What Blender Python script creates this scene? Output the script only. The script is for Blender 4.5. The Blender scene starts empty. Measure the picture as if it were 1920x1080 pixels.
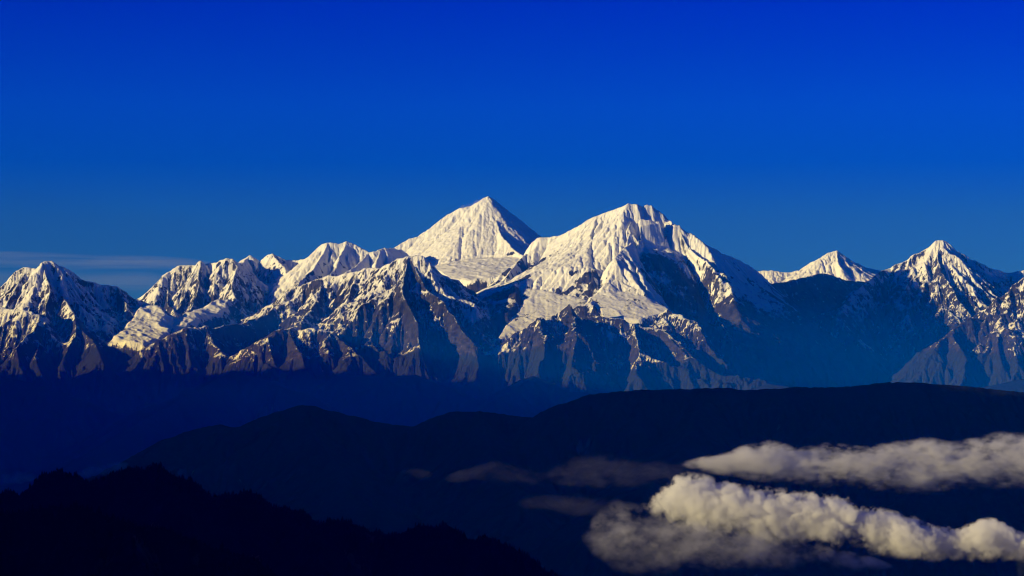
import bpy, math, random
import numpy as np
from mathutils import Vector

R = math.radians
C = bpy.context.scene.collection
SC = bpy.context.scene

# ------------------------------------------------------------------ camera
FPX = 960.0 / math.tan(R(12.0))          # photograph is 1920 px wide, 24 degrees
PITCH = math.atan(100.0 / FPX)
cam_d = bpy.data.cameras.new('camera')
cam_d.sensor_width = 36.0
cam_d.angle = R(24.0)
cam_d.clip_start = 10.0
cam_d.clip_end = 400000.0
cam = bpy.data.objects.new('camera', cam_d)
C.objects.link(cam)
cam.location = (0, 0, 0)
cam.rotation_euler = (R(90) + PITCH, 0, 0)
SC.camera = cam
SC.view_settings.view_transform = 'Standard'
SC.view_settings.look = 'None'
SC.view_settings.exposure = 0.0
SC.view_settings.gamma = 1.0

# ------------------------------------------------------------------ sun and sky
SUN_EL, SUN_AZ = 10.0, 62.0              # azimuth: degrees to the left of straight behind the camera
sd = Vector((-math.sin(R(SUN_AZ)) * math.cos(R(SUN_EL)), -math.cos(R(SUN_AZ)) * math.cos(R(SUN_EL)), math.sin(R(SUN_EL))))
sun_d = bpy.data.lights.new('sun', 'SUN')
sun_d.energy = 5.0
sun_d.angle = R(0.5)
sun_d.color = (1.0, 0.87, 0.56)
sun = bpy.data.objects.new('sun', sun_d)
C.objects.link(sun)
sun.rotation_euler = (-sd).to_track_quat('-Z', 'Y').to_euler()

w = bpy.data.worlds.new('World')
SC.world = w
w.use_nodes = True
nt = w.node_tree
nt.nodes.clear()
N = nt.nodes.new
sky = N('ShaderNodeTexSky'); sky.sky_type = 'NISHITA'; sky.sun_disc = False
sky.sun_elevation = R(SUN_EL); sky.sun_rotation = math.atan2(sd.x, sd.y)
sky.altitude = 3600; sky.air_density = 1.0; sky.dust_density = 0.2; sky.ozone_density = 3.0
geo = N('ShaderNodeTexCoord')
sep = N('ShaderNodeSeparateXYZ'); nt.links.new(geo.outputs['Generated'], sep.inputs[0])
ramp = N('ShaderNodeValToRGB'); nt.links.new(sep.outputs['Z'], ramp.inputs[0])
SKY_TINT = [(0.0, (0.045, 0.145, 0.46)), (0.050, (0.030, 0.120, 0.53)), (0.074, (0.004, 0.102, 0.70)), (0.097, (0.004, 0.105, 0.80)), (0.141, (0.0, 0.048, 0.80)), (0.3, (0.0, 0.07, 0.60)), (1.0, (0.0, 0.085, 0.50))]
els = ramp.color_ramp.elements
els[0].position = 0; els[0].color = (*SKY_TINT[0][1], 1)
els[1].position = 1; els[1].color = (*SKY_TINT[-1][1], 1)
for p, c in SKY_TINT[1:-1]:
    e = els.new(p); e.color = (*c, 1)
mul = N('ShaderNodeMix'); mul.data_type = 'RGBA'; mul.blend_type = 'MULTIPLY'; mul.inputs[0].default_value = 1
nt.links.new(sky.outputs[0], mul.inputs[6]); nt.links.new(ramp.outputs[0], mul.inputs[7])
bg = N('ShaderNodeBackground'); bg.inputs[1].default_value = 0.15
nt.links.new(mul.outputs[2], bg.inputs[0])
wo = N('ShaderNodeOutputWorld'); nt.links.new(bg.outputs[0], wo.inputs[0])

cy = SC.cycles
cy.max_bounces = 12
cy.diffuse_bounces = 1
cy.volume_bounces = 10
cy.use_denoising = True
cy.denoising_prefilter = 'ACCURATE'
cy.filter_width = 1.15

# ------------------------------------------------------------------ helpers
def P(px, py, D):
    """direction of a point seen by the survey camera, taken out to D kilometres"""
    rx = (px - 960.0) / FPX
    uy = (540.0 - py) / FPX
    fy = math.cos(PITCH) - uy * math.sin(PITCH)
    fz = math.sin(PITCH) + uy * math.cos(PITCH)
    k = D / fy
    return (rx * k, D, fz * k)

def project(X, Y, Z):
    cy_, sy_ = math.cos(PITCH), math.sin(PITCH)
    dep = Y * cy_ + Z * sy_
    up = -Y * sy_ + Z * cy_
    return 960 + FPX * X / dep, 540 - FPX * up / dep

class Lat:
    """smooth value noise on a random lattice"""
    def __init__(self, seed): self.r = np.random.RandomState(seed).rand(256, 256).astype(np.float32)
    def __call__(self, x, y):
        xi = np.floor(x).astype(np.int32); yi = np.floor(y).astype(np.int32)
        fx = (x - xi).astype(np.float32); fy = (y - yi).astype(np.float32)
        fx = fx * fx * fx * (fx * (fx * 6 - 15) + 10); fy = fy * fy * fy * (fy * (fy * 6 - 15) + 10)
        xi &= 255; yi &= 255; x1 = (xi + 1) & 255; y1 = (yi + 1) & 255
        r = self.r
        a = r[xi, yi]; b = r[x1, yi]; c = r[xi, y1]; d = r[x1, y1]
        return (a + (b - a) * fx) * (1 - fy) + (c + (d - c) * fx) * fy   # 0..1

def fbm(X, Y, lam, octs, seed, gain=0.5, ridged=False):
    out = np.zeros_like(X, dtype=np.float32); a = 1.0; tot = 0
    ca, sa = math.cos(0.6), math.sin(0.6)
    x, y = X / lam, Y / lam
    for o in range(octs):
        n = Lat(seed + o)(x + 17.3 * o, y - 9.1 * o) * 2 - 1
        if ridged: n = 1 - 2 * np.abs(n)
        out += a * n; tot += a; a *= gain
        x, y = (x * ca - y * sa) * 2.03, (x * sa + y * ca) * 2.03
    return out / tot

def shift(a, dy, dx):
    return np.pad(a, 1, mode='edge')[1 + dy:1 + dy + a.shape[0], 1 + dx:1 + dx + a.shape[1]]

def fluvial(h, cell, iters, K, m=0.45, talus=1.15, amax=4000.0):
    """stream-power carving: h in km, cell in km"""
    ny, nx = h.shape
    h = h.astype(np.float32).copy()
    A = np.ones_like(h)
    offs = [(-1, 0), (1, 0), (0, -1), (0, 1), (-1, -1), (-1, 1), (1, -1), (1, 1)]
    idx = np.arange(ny * nx).reshape(ny, nx)
    for it in range(iters):
        best = np.zeros_like(h); rec = idx.copy()
        hp = np.pad(h, 1, mode='edge')
        for dy, dx in offs:
            dist = cell * (1.41421 if dy and dx else 1.0)
            s = (h - hp[1 + dy:1 + dy + ny, 1 + dx:1 + dx + nx]) / dist
            mk = s > best
            best = np.where(mk, s, best)
            rec = np.where(mk, idx + dy * nx + dx, rec)
        # the pad repeats edge cells, whose slope is 0, so receivers stay inside
        rec = np.clip(rec, 0, ny * nx - 1)
        src = rec.ravel() != idx.ravel()
        A = 1.0 + np.bincount(rec.ravel()[src], weights=A.ravel()[src], minlength=ny * nx).reshape(ny, nx).astype(np.float32)
        np.minimum(A, amax, out=A)
        e = K * (A ** m) * best * cell
        np.minimum(e, best * cell * 0.5, out=e)
        over = np.maximum(best - talus, 0) * cell * 0.3
        h -= e + over
        # a little creep
        if it % 4 == 0:
            lap = (hp[:-2, 1:-1] + hp[2:, 1:-1] + hp[1:-1, :-2] + hp[1:-1, 2:]) * 0.25 - hp[1:-1, 1:-1]
            h += 0.06 * lap
    return h, A

def upsample(a, ny, nx):
    sy = np.linspace(0, a.shape[0] - 1, ny); sx = np.linspace(0, a.shape[1] - 1, nx)
    yi = np.clip(np.floor(sy).astype(int), 0, a.shape[0] - 2); xi = np.clip(np.floor(sx).astype(int), 0, a.shape[1] - 2)
    fy = (sy - yi)[:, None]; fx = (sx - xi)[None, :]
    t = a[yi] * (1 - fy) + a[yi + 1] * fy
    return (t[:, xi] * (1 - fx) + t[:, xi + 1] * fx).astype(np.float32)

def blur(a, n):
    for _ in range(n):
        p = np.pad(a, 1, mode='edge')
        a = (p[:-2, 1:-1] + p[2:, 1:-1] + p[1:-1, :-2] + p[1:-1, 2:] + 4 * p[1:-1, 1:-1]) / 8
    return a

def ridge_field(X, Y, ridges, floor=-2.4, wx=0, wy=0, reach=3.6):
    """ridges: (owner, [(px,py,D)..], slope_left, slope_right); highest wins.
    Returns height, owner, distance from the crest, distance along the crest"""
    H = np.full(X.shape, floor, np.float32); O = np.zeros(X.shape, np.int8)
    DC = np.full(X.shape, 3.0, np.float32); S = np.zeros(X.shape, np.float32)
    x0, y0, d0 = X[0, 0], Y[0, 0], X[0, 1] - X[0, 0]
    Xw, Yw = (X + wx).astype(np.float32), (Y + wy).astype(np.float32)
    s0 = 0.0
    for own, pts, kl, kr in ridges:
        W = [P(*p) if len(p) == 3 else p[:3] for p in pts]      # four numbers: already x, y, z
        s0 += 7.3
        for (ax, ay, az), (bx, by, bz) in zip(W[:-1], W[1:]):
            i0 = int(max(0, (min(ax, bx) - reach - x0) / d0)); i1 = int(min(X.shape[1], (max(ax, bx) + reach - x0) / d0 + 1))
            j0 = int(max(0, (min(ay, by) - reach - y0) / d0)); j1 = int(min(X.shape[0], (max(ay, by) + reach - y0) / d0 + 1))
            if i1 <= i0 or j1 <= j0: continue
            w = (slice(j0, j1), slice(i0, i1))
            x, y = Xw[w], Yw[w]
            dx, dy = bx - ax, by - ay
            L2 = dx * dx + dy * dy + 1e-9; L = math.sqrt(L2)
            tu = ((x - ax) * dx + (y - ay) * dy) / L2
            t = np.clip(tu, 0, 1)
            ex = x - (ax + dx * t); ey = y - (ay + dy * t)
            d = np.sqrt(ex * ex + ey * ey)
            side = dx * ey - dy * ex          # >0: left of travel
            k = np.where(side > 0, kl, kr) if kl != kr else kl
            hh = az + (bz - az) * t - k * d * (1 - 0.035 * np.minimum(d, 4.0))
            m = hh > H[w]
            H[w] = np.where(m, hh, H[w]); O[w] = np.where(m, own, O[w]); DC[w] = np.where(m, d, DC[w])
            S[w] = np.where(m, s0 + t * L + np.clip((tu - t) * L, -0.6, 0.6) + np.where(side > 0, 3.1, 0), S[w])
            s0 += L
    return H, O, DC, S

def shelf(X, Y, H, DC, O, own, poly, k, SH=None, own_out=None, carve=0.0):
    """raise the ground to a sloping shelf given by a polygon of (px,py,D); falls off at slope k outside"""
    W = np.array([P(*p) for p in poly])
    A = np.c_[W[:, 0], W[:, 1], np.ones(len(W))]
    co = np.linalg.lstsq(A, W[:, 2], rcond=None)[0]
    inside = np.zeros(X.shape, bool); dmin = np.full(X.shape, 1e9)
    n = len(W)
    for i in range(n):
        ax, ay = W[i, :2]; bx, by = W[(i + 1) % n, :2]
        c = ((ay > Y) != (by > Y)) & (X < (bx - ax) * (Y - ay) / (by - ay + 1e-12) + ax)
        inside ^= c
        dx, dy = bx - ax, by - ay
        t = np.clip(((X - ax) * dx + (Y - ay) * dy) / (dx * dx + dy * dy + 1e-9), 0, 1)
        dmin = np.minimum(dmin, np.hypot(X - ax - dx * t, Y - ay - dy * t))
    d = np.where(inside, 0, dmin)
    hh = co[0] * X + co[1] * Y + co[2] - k * d
    if carve:      # the ice has cut down into whatever stood here
        cut = hh + (k + carve) * d
        H = np.minimum(H, cut)
        DC = np.where(inside, 0.02, DC)
    m = hh > H - 1e-5
    inn = np.clip(1 - d / 0.15, 0, 1) * (hh > H - 0.05)
    H = np.where(m, hh, H).astype(np.float32); O = np.where(m, np.where(inside | (own_out is None), own, own_out if own_out is not None else own), O).astype(np.int8)
    DC = np.where(m & inside, 0.02, np.where(m, d, DC))
    if SH is not None:
        SH = np.maximum(SH, inn)
    return H, DC, O, SH

def grid_mesh(name, X, Y, Z, mat, sel=None, attrs=None, label=None):
    """km in, metres out; sel is a mask of quads"""
    ny, nx = X.shape
    idx = np.arange(ny * nx).reshape(ny, nx)
    q = np.stack([idx[:-1, :-1], idx[:-1, 1:], idx[1:, 1:], idx[1:, :-1]], -1)
    q = q[sel] if sel is not None else q.reshape(-1, 4)
    used, inv = np.unique(q.ravel(), return_inverse=True)
    co = np.stack([X.ravel()[used], Y.ravel()[used], Z.ravel()[used]], -1) * 1000.0
    me = bpy.data.meshes.new(name)
    nf = len(q)
    me.vertices.add(len(co)); me.vertices.foreach_set('co', co.astype(np.float32).ravel())
    me.loops.add(nf * 4); me.loops.foreach_set('vertex_index', inv.astype(np.int32).ravel())
    me.polygons.add(nf)
    me.polygons.foreach_set('loop_start', np.arange(0, nf * 4, 4, dtype=np.int32))
    me.polygons.foreach_set('loop_total', np.full(nf, 4, np.int32))
    me.polygons.foreach_set('use_smooth', np.ones(nf, bool))
    me.update(calc_edges=True)
    for k, v in (attrs or {}).items():
        a = me.attributes.new(k, 'FLOAT', 'POINT')
        a.data.foreach_set('value', v.ravel()[used].astype(np.float32))
    me.materials.append(mat)
    o = bpy.data.objects.new(name, me); C.objects.link(o)
    o['kind'] = 'structure'
    if label: o['label'] = label
    return o

def mat_new(name):
    m = bpy.data.materials.new(name); m.use_nodes = True
    m.node_tree.nodes.clear()
    return m, m.node_tree

def node(nt, typ, ins=None, **kw):
    n = nt.nodes.new(typ)
    for k, v in kw.items(): setattr(n, k, v)
    for k, v in (ins or {}).items():
        if hasattr(v, 'is_output') or isinstance(v, bpy.types.NodeSocket): nt.links.new(v, n.inputs[k])
        else: n.inputs[k].default_value = v
    return n

def math_(nt, op, a, b=None, c=None, clamp=False):
    n = nt.nodes.new('ShaderNodeMath'); n.operation = op; n.use_clamp = clamp
    for i, v in enumerate((a, b, c)):
        if v is None: continue
        if isinstance(v, bpy.types.NodeSocket): nt.links.new(v, n.inputs[i])
        else: n.inputs[i].default_value = v
    return n.outputs[0]

def mix_(nt, f, a, b):
    n = nt.nodes.new('ShaderNodeMix'); n.data_type = 'RGBA'
    for i, v in ((0, f), (6, a), (7, b)):
        if isinstance(v, bpy.types.NodeSocket): nt.links.new(v, n.inputs[i])
        else: n.inputs[i].default_value = v if i == 0 else (*v, 1)
    return n.outputs[2]

def noise_(nt, vec, scale, detail=6, rough=0.55, dist=0.0):
    n = nt.nodes.new('ShaderNodeTexNoise')
    n.inputs['Scale'].default_value = scale; n.inputs['Detail'].default_value = detail
    n.inputs['Roughness'].default_value = rough; n.inputs['Distortion'].default_value = dist
    nt.links.new(vec, n.inputs['Vector'])
    return n.outputs[0]

def smooth_(nt, v, lo, hi):
    n = nt.nodes.new('ShaderNodeMapRange'); n.interpolation_type = 'SMOOTHSTEP'
    nt.links.new(v, n.inputs[0]); n.inputs[1].default_value = lo; n.inputs[2].default_value = hi
    return n.outputs[0]

# ------------------------------------------------------------------ materials
def alpine_material():
    m, t = mat_new('snow and rock')
    tc = node(t, 'ShaderNodeNewGeometry')
    pos = tc.outputs['Position']
    sn = node(t, 'ShaderNodeAttribute', attribute_name='snow').outputs['Fac']
    wood = node(t, 'ShaderNodeAttribute', attribute_name='wood').outputs['Fac']
    # stretched noise so that snow lies in streaks
    mp = node(t, 'ShaderNodeMapping', {'Vector': pos, 'Scale': (1.5, 1.0, 0.6), 'Rotation': (0, R(25), 0)})
    n1 = noise_(t, mp.outputs[0], 1 / 190.0, 8, 0.72)
    al = node(t, 'ShaderNodeAttribute', attribute_name='along').outputs['Fac']
    dn = node(t, 'ShaderNodeAttribute', attribute_name='down').outputs['Fac']
    cmb = node(t, 'ShaderNodeCombineXYZ', {'X': al, 'Y': math_(t, 'MULTIPLY', dn, 0.22)})
    n5 = noise_(t, cmb.outputs[0], 1 / 110.0, 6, 0.62, 0.6)
    n2 = noise_(t, pos, 1 / 900.0, 4, 0.5)
    n3 = noise_(t, pos, 1 / 45.0, 4, 0.65)
    s = math_(t, 'ADD', sn, math_(t, 'MULTIPLY', math_(t, 'SUBTRACT', n1, 0.5), 3.0))
    s = math_(t, 'ADD', s, math_(t, 'MULTIPLY', math_(t, 'SUBTRACT', n3, 0.5), 0.5))
    s = math_(t, 'ADD', s, math_(t, 'MULTIPLY', math_(t, 'SUBTRACT', n5, 0.5), 1.5))
    s = math_(t, 'ADD', s, math_(t, 'MULTIPLY', math_(t, 'SUBTRACT', n2, 0.5), 0.9))
    sm = smooth_(t, s, 0.36, 0.60)
    strata = node(t, 'ShaderNodeMapping', {'Vector': pos, 'Scale': (0.8, 0.8, 1.5), 'Rotation': (R(14), R(-18), 0)})
    n4 = noise_(t, strata.outputs[0], 1 / 130.0, 7, 0.65)
    rock = mix_(t, smooth_(t, n4, 0.35, 0.68), (0.016, 0.015, 0.019), (0.072, 0.063, 0.068))
    rock = mix_(t, smooth_(t, n2, 0.45, 0.65), rock, (0.034, 0.029, 0.033))
    snowc = mix_(t, n3, (0.88, 0.88, 0.88), (0.80, 0.80, 0.80))
    treec = mix_(t, n3, (0.010, 0.016, 0.012), (0.030, 0.035, 0.020))
    wf = smooth_(t, math_(t, 'ADD', wood, math_(t, 'MULTIPLY', math_(t, 'SUBTRACT', n1, 0.5), 0.8)), 0.40, 0.62)
    base = mix_(t, sm, rock, snowc)
    base = mix_(t, wf, base, treec)
    rb = noise_(t, mp.outputs[0], 1 / 70.0, 7, 0.72)
    cmb2 = node(t, 'ShaderNodeCombineXYZ', {'X': al, 'Y': math_(t, 'MULTIPLY', dn, 0.10)})
    fl = noise_(t, cmb2.outputs[0], 1 / 75.0, 4, 0.6, 0.4)
    hgt = math_(t, 'ADD', math_(t, 'MULTIPLY', rb, math_(t, 'SUBTRACT', 1.0, math_(t, 'MULTIPLY', sm, 0.80))), math_(t, 'MULTIPLY', math_(t, 'MULTIPLY', fl, sm), 0.42))
    bump = node(t, 'ShaderNodeBump', {'Height': hgt, 'Strength': 1.0, 'Distance': 60.0})
    b = node(t, 'ShaderNodeBsdfPrincipled', {'Base Color': base, 'Roughness': 0.85, 'Normal': bump.outputs[0]})
    b.inputs['Specular IOR Level'].default_value = 0.15
    node(t, 'ShaderNodeOutputMaterial', {'Surface': b.outputs[0]})
    return m

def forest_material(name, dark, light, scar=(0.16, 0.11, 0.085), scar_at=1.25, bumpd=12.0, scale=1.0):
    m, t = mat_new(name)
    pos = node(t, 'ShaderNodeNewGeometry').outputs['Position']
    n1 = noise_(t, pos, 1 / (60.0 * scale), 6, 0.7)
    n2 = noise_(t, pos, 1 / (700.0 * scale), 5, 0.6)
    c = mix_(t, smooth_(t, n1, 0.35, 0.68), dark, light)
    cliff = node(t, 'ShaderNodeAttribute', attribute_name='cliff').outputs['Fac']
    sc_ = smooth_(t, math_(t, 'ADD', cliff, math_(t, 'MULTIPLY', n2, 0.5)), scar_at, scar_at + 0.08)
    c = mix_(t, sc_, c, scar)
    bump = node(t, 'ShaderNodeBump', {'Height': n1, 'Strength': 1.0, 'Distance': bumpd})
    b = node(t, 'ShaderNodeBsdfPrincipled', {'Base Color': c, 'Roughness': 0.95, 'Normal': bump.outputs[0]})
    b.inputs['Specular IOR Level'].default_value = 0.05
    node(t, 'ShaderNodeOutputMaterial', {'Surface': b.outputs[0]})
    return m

M_ALP = alpine_material()
M_FOOT = forest_material('foothill forest', (0.008, 0.013, 0.010), (0.022, 0.026, 0.016))
M_MID = forest_material('ridge forest', (0.006, 0.009, 0.008), (0.018, 0.021, 0.014), scar=(0.2, 0.18, 0.15), scar_at=1.3)
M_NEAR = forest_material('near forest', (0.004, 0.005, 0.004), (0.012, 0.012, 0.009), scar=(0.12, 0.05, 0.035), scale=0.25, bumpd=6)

# ------------------------------------------------------------------ ground
gnx = np.linspace(-36, 36, 61); gny = np.linspace(-14, 76, 43)
GX, GY = np.meshgrid(gnx, gny)
grid_mesh('ground', GX, GY, GX * 0 - 2.45, M_FOOT, attrs={'cliff': GX * 0})

# ------------------------------------------------------------------ snow range
A_, B_, C_, D_, E_, F_, G_, H_, I_, J_, K_ = range(11)
RID = []
def rd(own, pts, kl=0.85, kr=None): RID.append((own, pts, kl, kl if kr is None else kr))
# A: left mountain
rd(A_, [(-160, 600, 53), (-60, 560, 53), (-20, 548, 53), (0, 540, 53), (12, 522, 53), (30, 505, 53), (45, 500, 53), (60, 502, 53), (75, 502, 53), (88, 488, 53), (103, 490, 53.05),
        (118, 498, 53.1), (130, 503, 53.2), (140, 510, 53.3), (150, 518, 53.2), (165, 524, 53.3), (185, 530, 53.4), (205, 535, 53.5), (217, 536, 53.6), (235, 546, 53.7), (252, 557, 53.8), (285, 570, 54.0)], 0.9, 0.8)
rd(A_, [(88, 488, 53), (92, 515, 52.5), (94, 545, 52.0), (86, 585, 51.3)], 1.2)
rd(A_, [(45, 500, 53), (30, 535, 52.3), (10, 570, 51.7)], 1.1)
rd(A_, [(140, 508, 53.3), (128, 528, 52.9), (113, 544, 52.4), (125, 562, 51.8), (142, 590, 51.1), (140, 625, 50.3), (120, 670, 49.5)], 1.0, 0.85)
rd(A_, [(217, 536, 53.6), (222, 550, 53.2), (236, 575, 52.6)], 1.1)
rd(A_, [(-80, 560, 51.5), (-10, 572, 51.0), (20, 577, 50.8), (45, 582, 50.7), (70, 588, 50.6), (60, 615, 50.1), (30, 650, 49.4)], 0.9)
rd(A_, [(86, 585, 51.3), (75, 620, 50.3), (65, 665, 49.3)], 0.9)
rd(A_, [(142, 600, 51), (175, 640, 50), (190, 670, 49.2)], 0.8)
# B: serrated mountain
rd(B_, [(250, 585, 57.5), (270, 560, 57.5), (290, 552, 57.4), (303, 540, 57.3), (309, 518, 57.2), (320, 507, 57.2), (335, 497, 57.2), (346, 496, 57.2), (358, 497, 57.2), (370, 496, 57.2), (378, 487, 57.1), (386, 494, 57.2), (400, 492, 57.2),
        (415, 488, 57.1), (426, 482, 57.0), (437, 483, 57.0), (445, 490, 57.2), (458, 490, 57.8), (466, 480, 58.2), (472, 474, 58.3), (480, 484, 58.4), (490, 488, 58.4), (500, 479, 58.3), (510, 476, 58.2), (520, 480, 58.2), (532, 487, 58.3), (545, 486, 58.3), (560, 487, 58.3), (578, 485, 58.2)], 0.9)
rd(B_, [(320, 507, 57.2), (318, 540, 56.5), (322, 570, 55.8), (330, 592, 55.2)], 1.3)
rd(B_, [(346, 496, 57.2), (350, 530, 56.5), (345, 565, 55.8)], 1.3)
rd(B_, [(378, 487, 57.1), (375, 520, 56.4), (372, 545, 55.9), (360, 575, 55.2)], 1.2)
rd(B_, [(437, 483, 57.0), (446, 498, 56.7), (438, 515, 56.2), (436, 540, 55.6), (445, 560, 55.0)], 1.1, 1.0)
rd(B_, [(405, 492, 57.2), (402, 520, 56.5), (405, 545, 55.9)], 1.2)
rd(B_, [(510, 476, 58.2), (530, 500, 57.5), (540, 530, 56.8)], 1.0)
# C: double topped snow mountain
rd(C_, [(560, 487, 58.3), (575, 484, 58.1), (585, 472, 57.8), (600, 458, 57.5), (612, 452, 57.4), (625, 455, 57.4), (635, 457, 57.4), (648, 453, 57.4), (660, 457, 57.4), (675, 463, 57.3), (690, 472, 57.2), (702, 470, 57.2), (720, 465, 57.4), (735, 465, 57.8), (752, 468, 58.2)], 0.85)
rd(C_, [(612, 452, 57.4), (600, 480, 56.8), (588, 505, 56.2), (565, 525, 55.7), (550, 548, 55.2)], 0.95)
rd(C_, [(648, 453, 57.4), (637, 480, 56.8), (632, 502, 56.3), (620, 515, 55.9)], 1.0)
rd(C_, [(690, 472, 57.2), (676, 490, 56.7), (655, 505, 56.2), (640, 515, 56)], 0.9)
rd(C_, [(712, 468, 57.3), (708, 484, 56.9), (700, 498, 56.4)], 0.9)
# D: pyramid
rd(D_, [(690, 480, 59.6), (720, 467, 59.6), (735, 465, 59.6), (750, 458, 59.7), (768, 447, 59.8), (785, 444, 59.8), (795, 434, 59.9), (805, 433, 59.9), (820, 415, 60), (840, 400, 60.1), (860, 391, 60.1), (880, 387, 60.1), (895, 378, 60.05), (905, 371, 60), (915, 368, 60),
        (922, 372, 60.05), (935, 388, 60.3), (950, 405, 60.6), (970, 427, 61), (985, 440, 61.3), (1000, 453, 61.6), (1040, 500, 62.3)], 0.85, 0.80)
rd(D_, [(915, 368, 60), (921, 385, 59.75), (918, 402, 59.4), (932, 418, 59.1), (935, 430, 58.85), (945, 447, 58.4), (957, 462, 58.0), (972, 474, 57.6), (985, 484, 57.2)], 0.95, 0.75)
rd(D_, [(795, 434, 59.9), (796, 455, 59.4), (800, 478, 58.8)], 0.9)
# E: great massif
rd(E_, [(960, 500, 56.2), (975, 478, 56.0), (990, 455, 55.8), (997, 450, 55.8), (1005, 446, 55.8), (1030, 443, 55.8), (1052, 440, 55.7), (1056, 438, 55.7), (1080, 428, 55.6), (1100, 412, 55.5), (1120, 402, 55.4), (1145, 394, 55.3), (1165, 388, 55.2), (1180, 380, 55.1), (1195, 381, 55.1),
        (1205, 386, 55.15), (1215, 382, 55.2), (1225, 383, 55.2), (1235, 390, 55.2), (1248, 402, 55.1), (1256, 404, 55.0), (1263, 410, 54.9), (1275, 415, 54.9), (1290, 432, 55.0), (1310, 447, 55.3), (1330, 462, 55.7), (1350, 475, 56.1), (1375, 483, 56.6), (1395, 492, 57.0), (1420, 508, 57.6), (1440, 528, 58.1), (1470, 552, 58.8), (1500, 580, 59.4)], 0.85)
rd(E_, [(1188, 381, 55.1), (1184, 400, 54.8), (1180, 418, 54.45), (1196, 432, 54.2), (1187, 446, 53.9), (1172, 462, 53.5), (1158, 482, 53.0), (1165, 505, 52.5), (1190, 530, 52.0), (1205, 550, 51.5)], 0.75, 1.0)
rd(E_, [(1248, 402, 55.1), (1250, 418, 54.7), (1242, 430, 54.4), (1200, 433, 54.25)], 0.9)
rd(E_, [(1275, 415, 54.9), (1292, 440, 54.5), (1312, 462, 54.1), (1335, 485, 53.6), (1345, 508, 53.15)], 1.0, 1.0)
rd(E_, [(1330, 466, 55.6), (1345, 495, 55.1), (1362, 525, 54.6), (1376, 548, 54.2)], 1.2)
rd(J_, [(1430, 545, 57.2), (1445, 580, 56.2), (1480, 620, 55.0), (1530, 650, 54.0), (1590, 680, 53.0)], 0.9)
rd(E_, [(1056, 438, 55.7), (1052, 462, 55.2), (1060, 480, 54.7)], 1.0)
rd(E_, [(990, 455, 55.8), (985, 475, 55.4), (968, 495, 54.9), (958, 508, 54.5), (950, 522, 54.2)], 1.0)
rd(E_, [(1150, 500, 53.2), (1120, 525, 52.8), (1090, 540, 52.5), (1060, 548, 52.4)], 0.7)
rd(E_, [(1120, 402, 55.4), (1110, 440, 54.7), (1085, 470, 54.1), (1050, 500, 53.6), (1010, 525, 53.4)], 0.55)
rd(E_, [(1165, 505, 52.5), (1140, 530, 52.0), (1120, 550, 51.6)], 0.8)
rd(I_, [(1205, 550, 51.5), (1250, 575, 51.0), (1298, 600, 50.6), (1320, 630, 50.0), (1360, 680, 49.3)], 0.9)
rd(I_, [(1330, 625, 51.3), (1352, 603, 51.2), (1362, 640, 50.4)], 1.1)
# F: brown mountain in front
rd(F_, [(470, 590, 53.6), (500, 572, 53.6), (530, 556, 53.6), (555, 540, 53.6), (580, 530, 53.5), (605, 520, 53.4), (640, 512, 53.3), (670, 507, 53.1), (700, 503, 52.9), (720, 500, 52.7), (745, 487, 52.4), (768, 478, 52.2), (790, 480, 52.2), (805, 488, 52.3), (830, 510, 52.6), (860, 527, 53.0), (885, 545, 53.2), (900, 570, 53.3), (915, 600, 53.2)], 0.8, 0.8)
rd(F_, [(768, 478, 52.2), (785, 510, 51.6), (800, 540, 51.1), (830, 565, 50.6), (860, 605, 49.9), (885, 640, 49.2)], 1.0, 0.95)
rd(F_, [(768, 478, 52.2), (755, 520, 51.4), (760, 560, 50.6), (780, 600, 49.9), (790, 650, 49.0)], 0.9)
rd(F_, [(720, 500, 52.7), (700, 545, 51.8), (680, 580, 51.0), (690, 620, 50.1), (720, 650, 49.3)], 0.85)
rd(F_, [(605, 520, 53.4), (600, 560, 52.4), (570, 600, 51.4), (560, 630, 50.6)], 0.8)
rd(F_, [(555, 540, 53.6), (500, 590, 52.6), (440, 608, 51.5), (390, 612, 50.6), (345, 618, 50.1), (300, 638, 49.8), (270, 652, 49.6)], 0.8)
rd(F_, [(670, 507, 53.1), (655, 545, 52.2), (640, 580, 51.3), (640, 610, 50.5)], 0.85)
rd(F_, [(390, 612, 50.6), (400, 650, 49.8), (390, 700, 49.0)], 0.75)
rd(F_, [(455, 665, 49.3), (475, 648, 49.4), (505, 624, 49.6), (545, 614, 49.8), (585, 613, 49.8), (625, 620, 49.7), (650, 650, 49.2), (700, 690, 48.6)], 0.75)
rd(F_, [(545, 614, 49.8), (560, 660, 48.8), (590, 710, 47.9)], 0.8)
rd(F_, [(475, 648, 49.4), (510, 690, 48.5), (540, 720, 47.9)], 0.8)
# I: lower rock buttress
rd(I_, [(930, 690, 49.0), (945, 665, 49.3), (968, 640, 49.6), (990, 618, 49.8), (1000, 600, 49.9), (1008, 591, 49.9), (1020, 601, 49.9), (1040, 603, 50.0), (1055, 583, 50.1), (1066, 566, 50.2), (1080, 578, 50.2), (1100, 588, 50.2), (1140, 592, 50.3), (1190, 604, 50.3), (1240, 615, 50.2), (1270, 640, 49.8), (1300, 670, 49.2)], 0.9)
rd(I_, [(1066, 566, 50.2), (1080, 620, 49.2), (1070, 680, 48.2), (1060, 720, 47.6)], 0.9)
rd(I_, [(1190, 604, 50.3), (1200, 650, 49.2), (1190, 700, 48.3)], 0.85)
rd(I_, [(1008, 591, 49.9), (1020, 650, 48.8), (1000, 700, 47.9)], 0.9)
rd(I_, [(1240, 615, 50.2), (1290, 670, 49.2), (1350, 700, 48.6), (1440, 715, 48.2)], 0.8)
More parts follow.
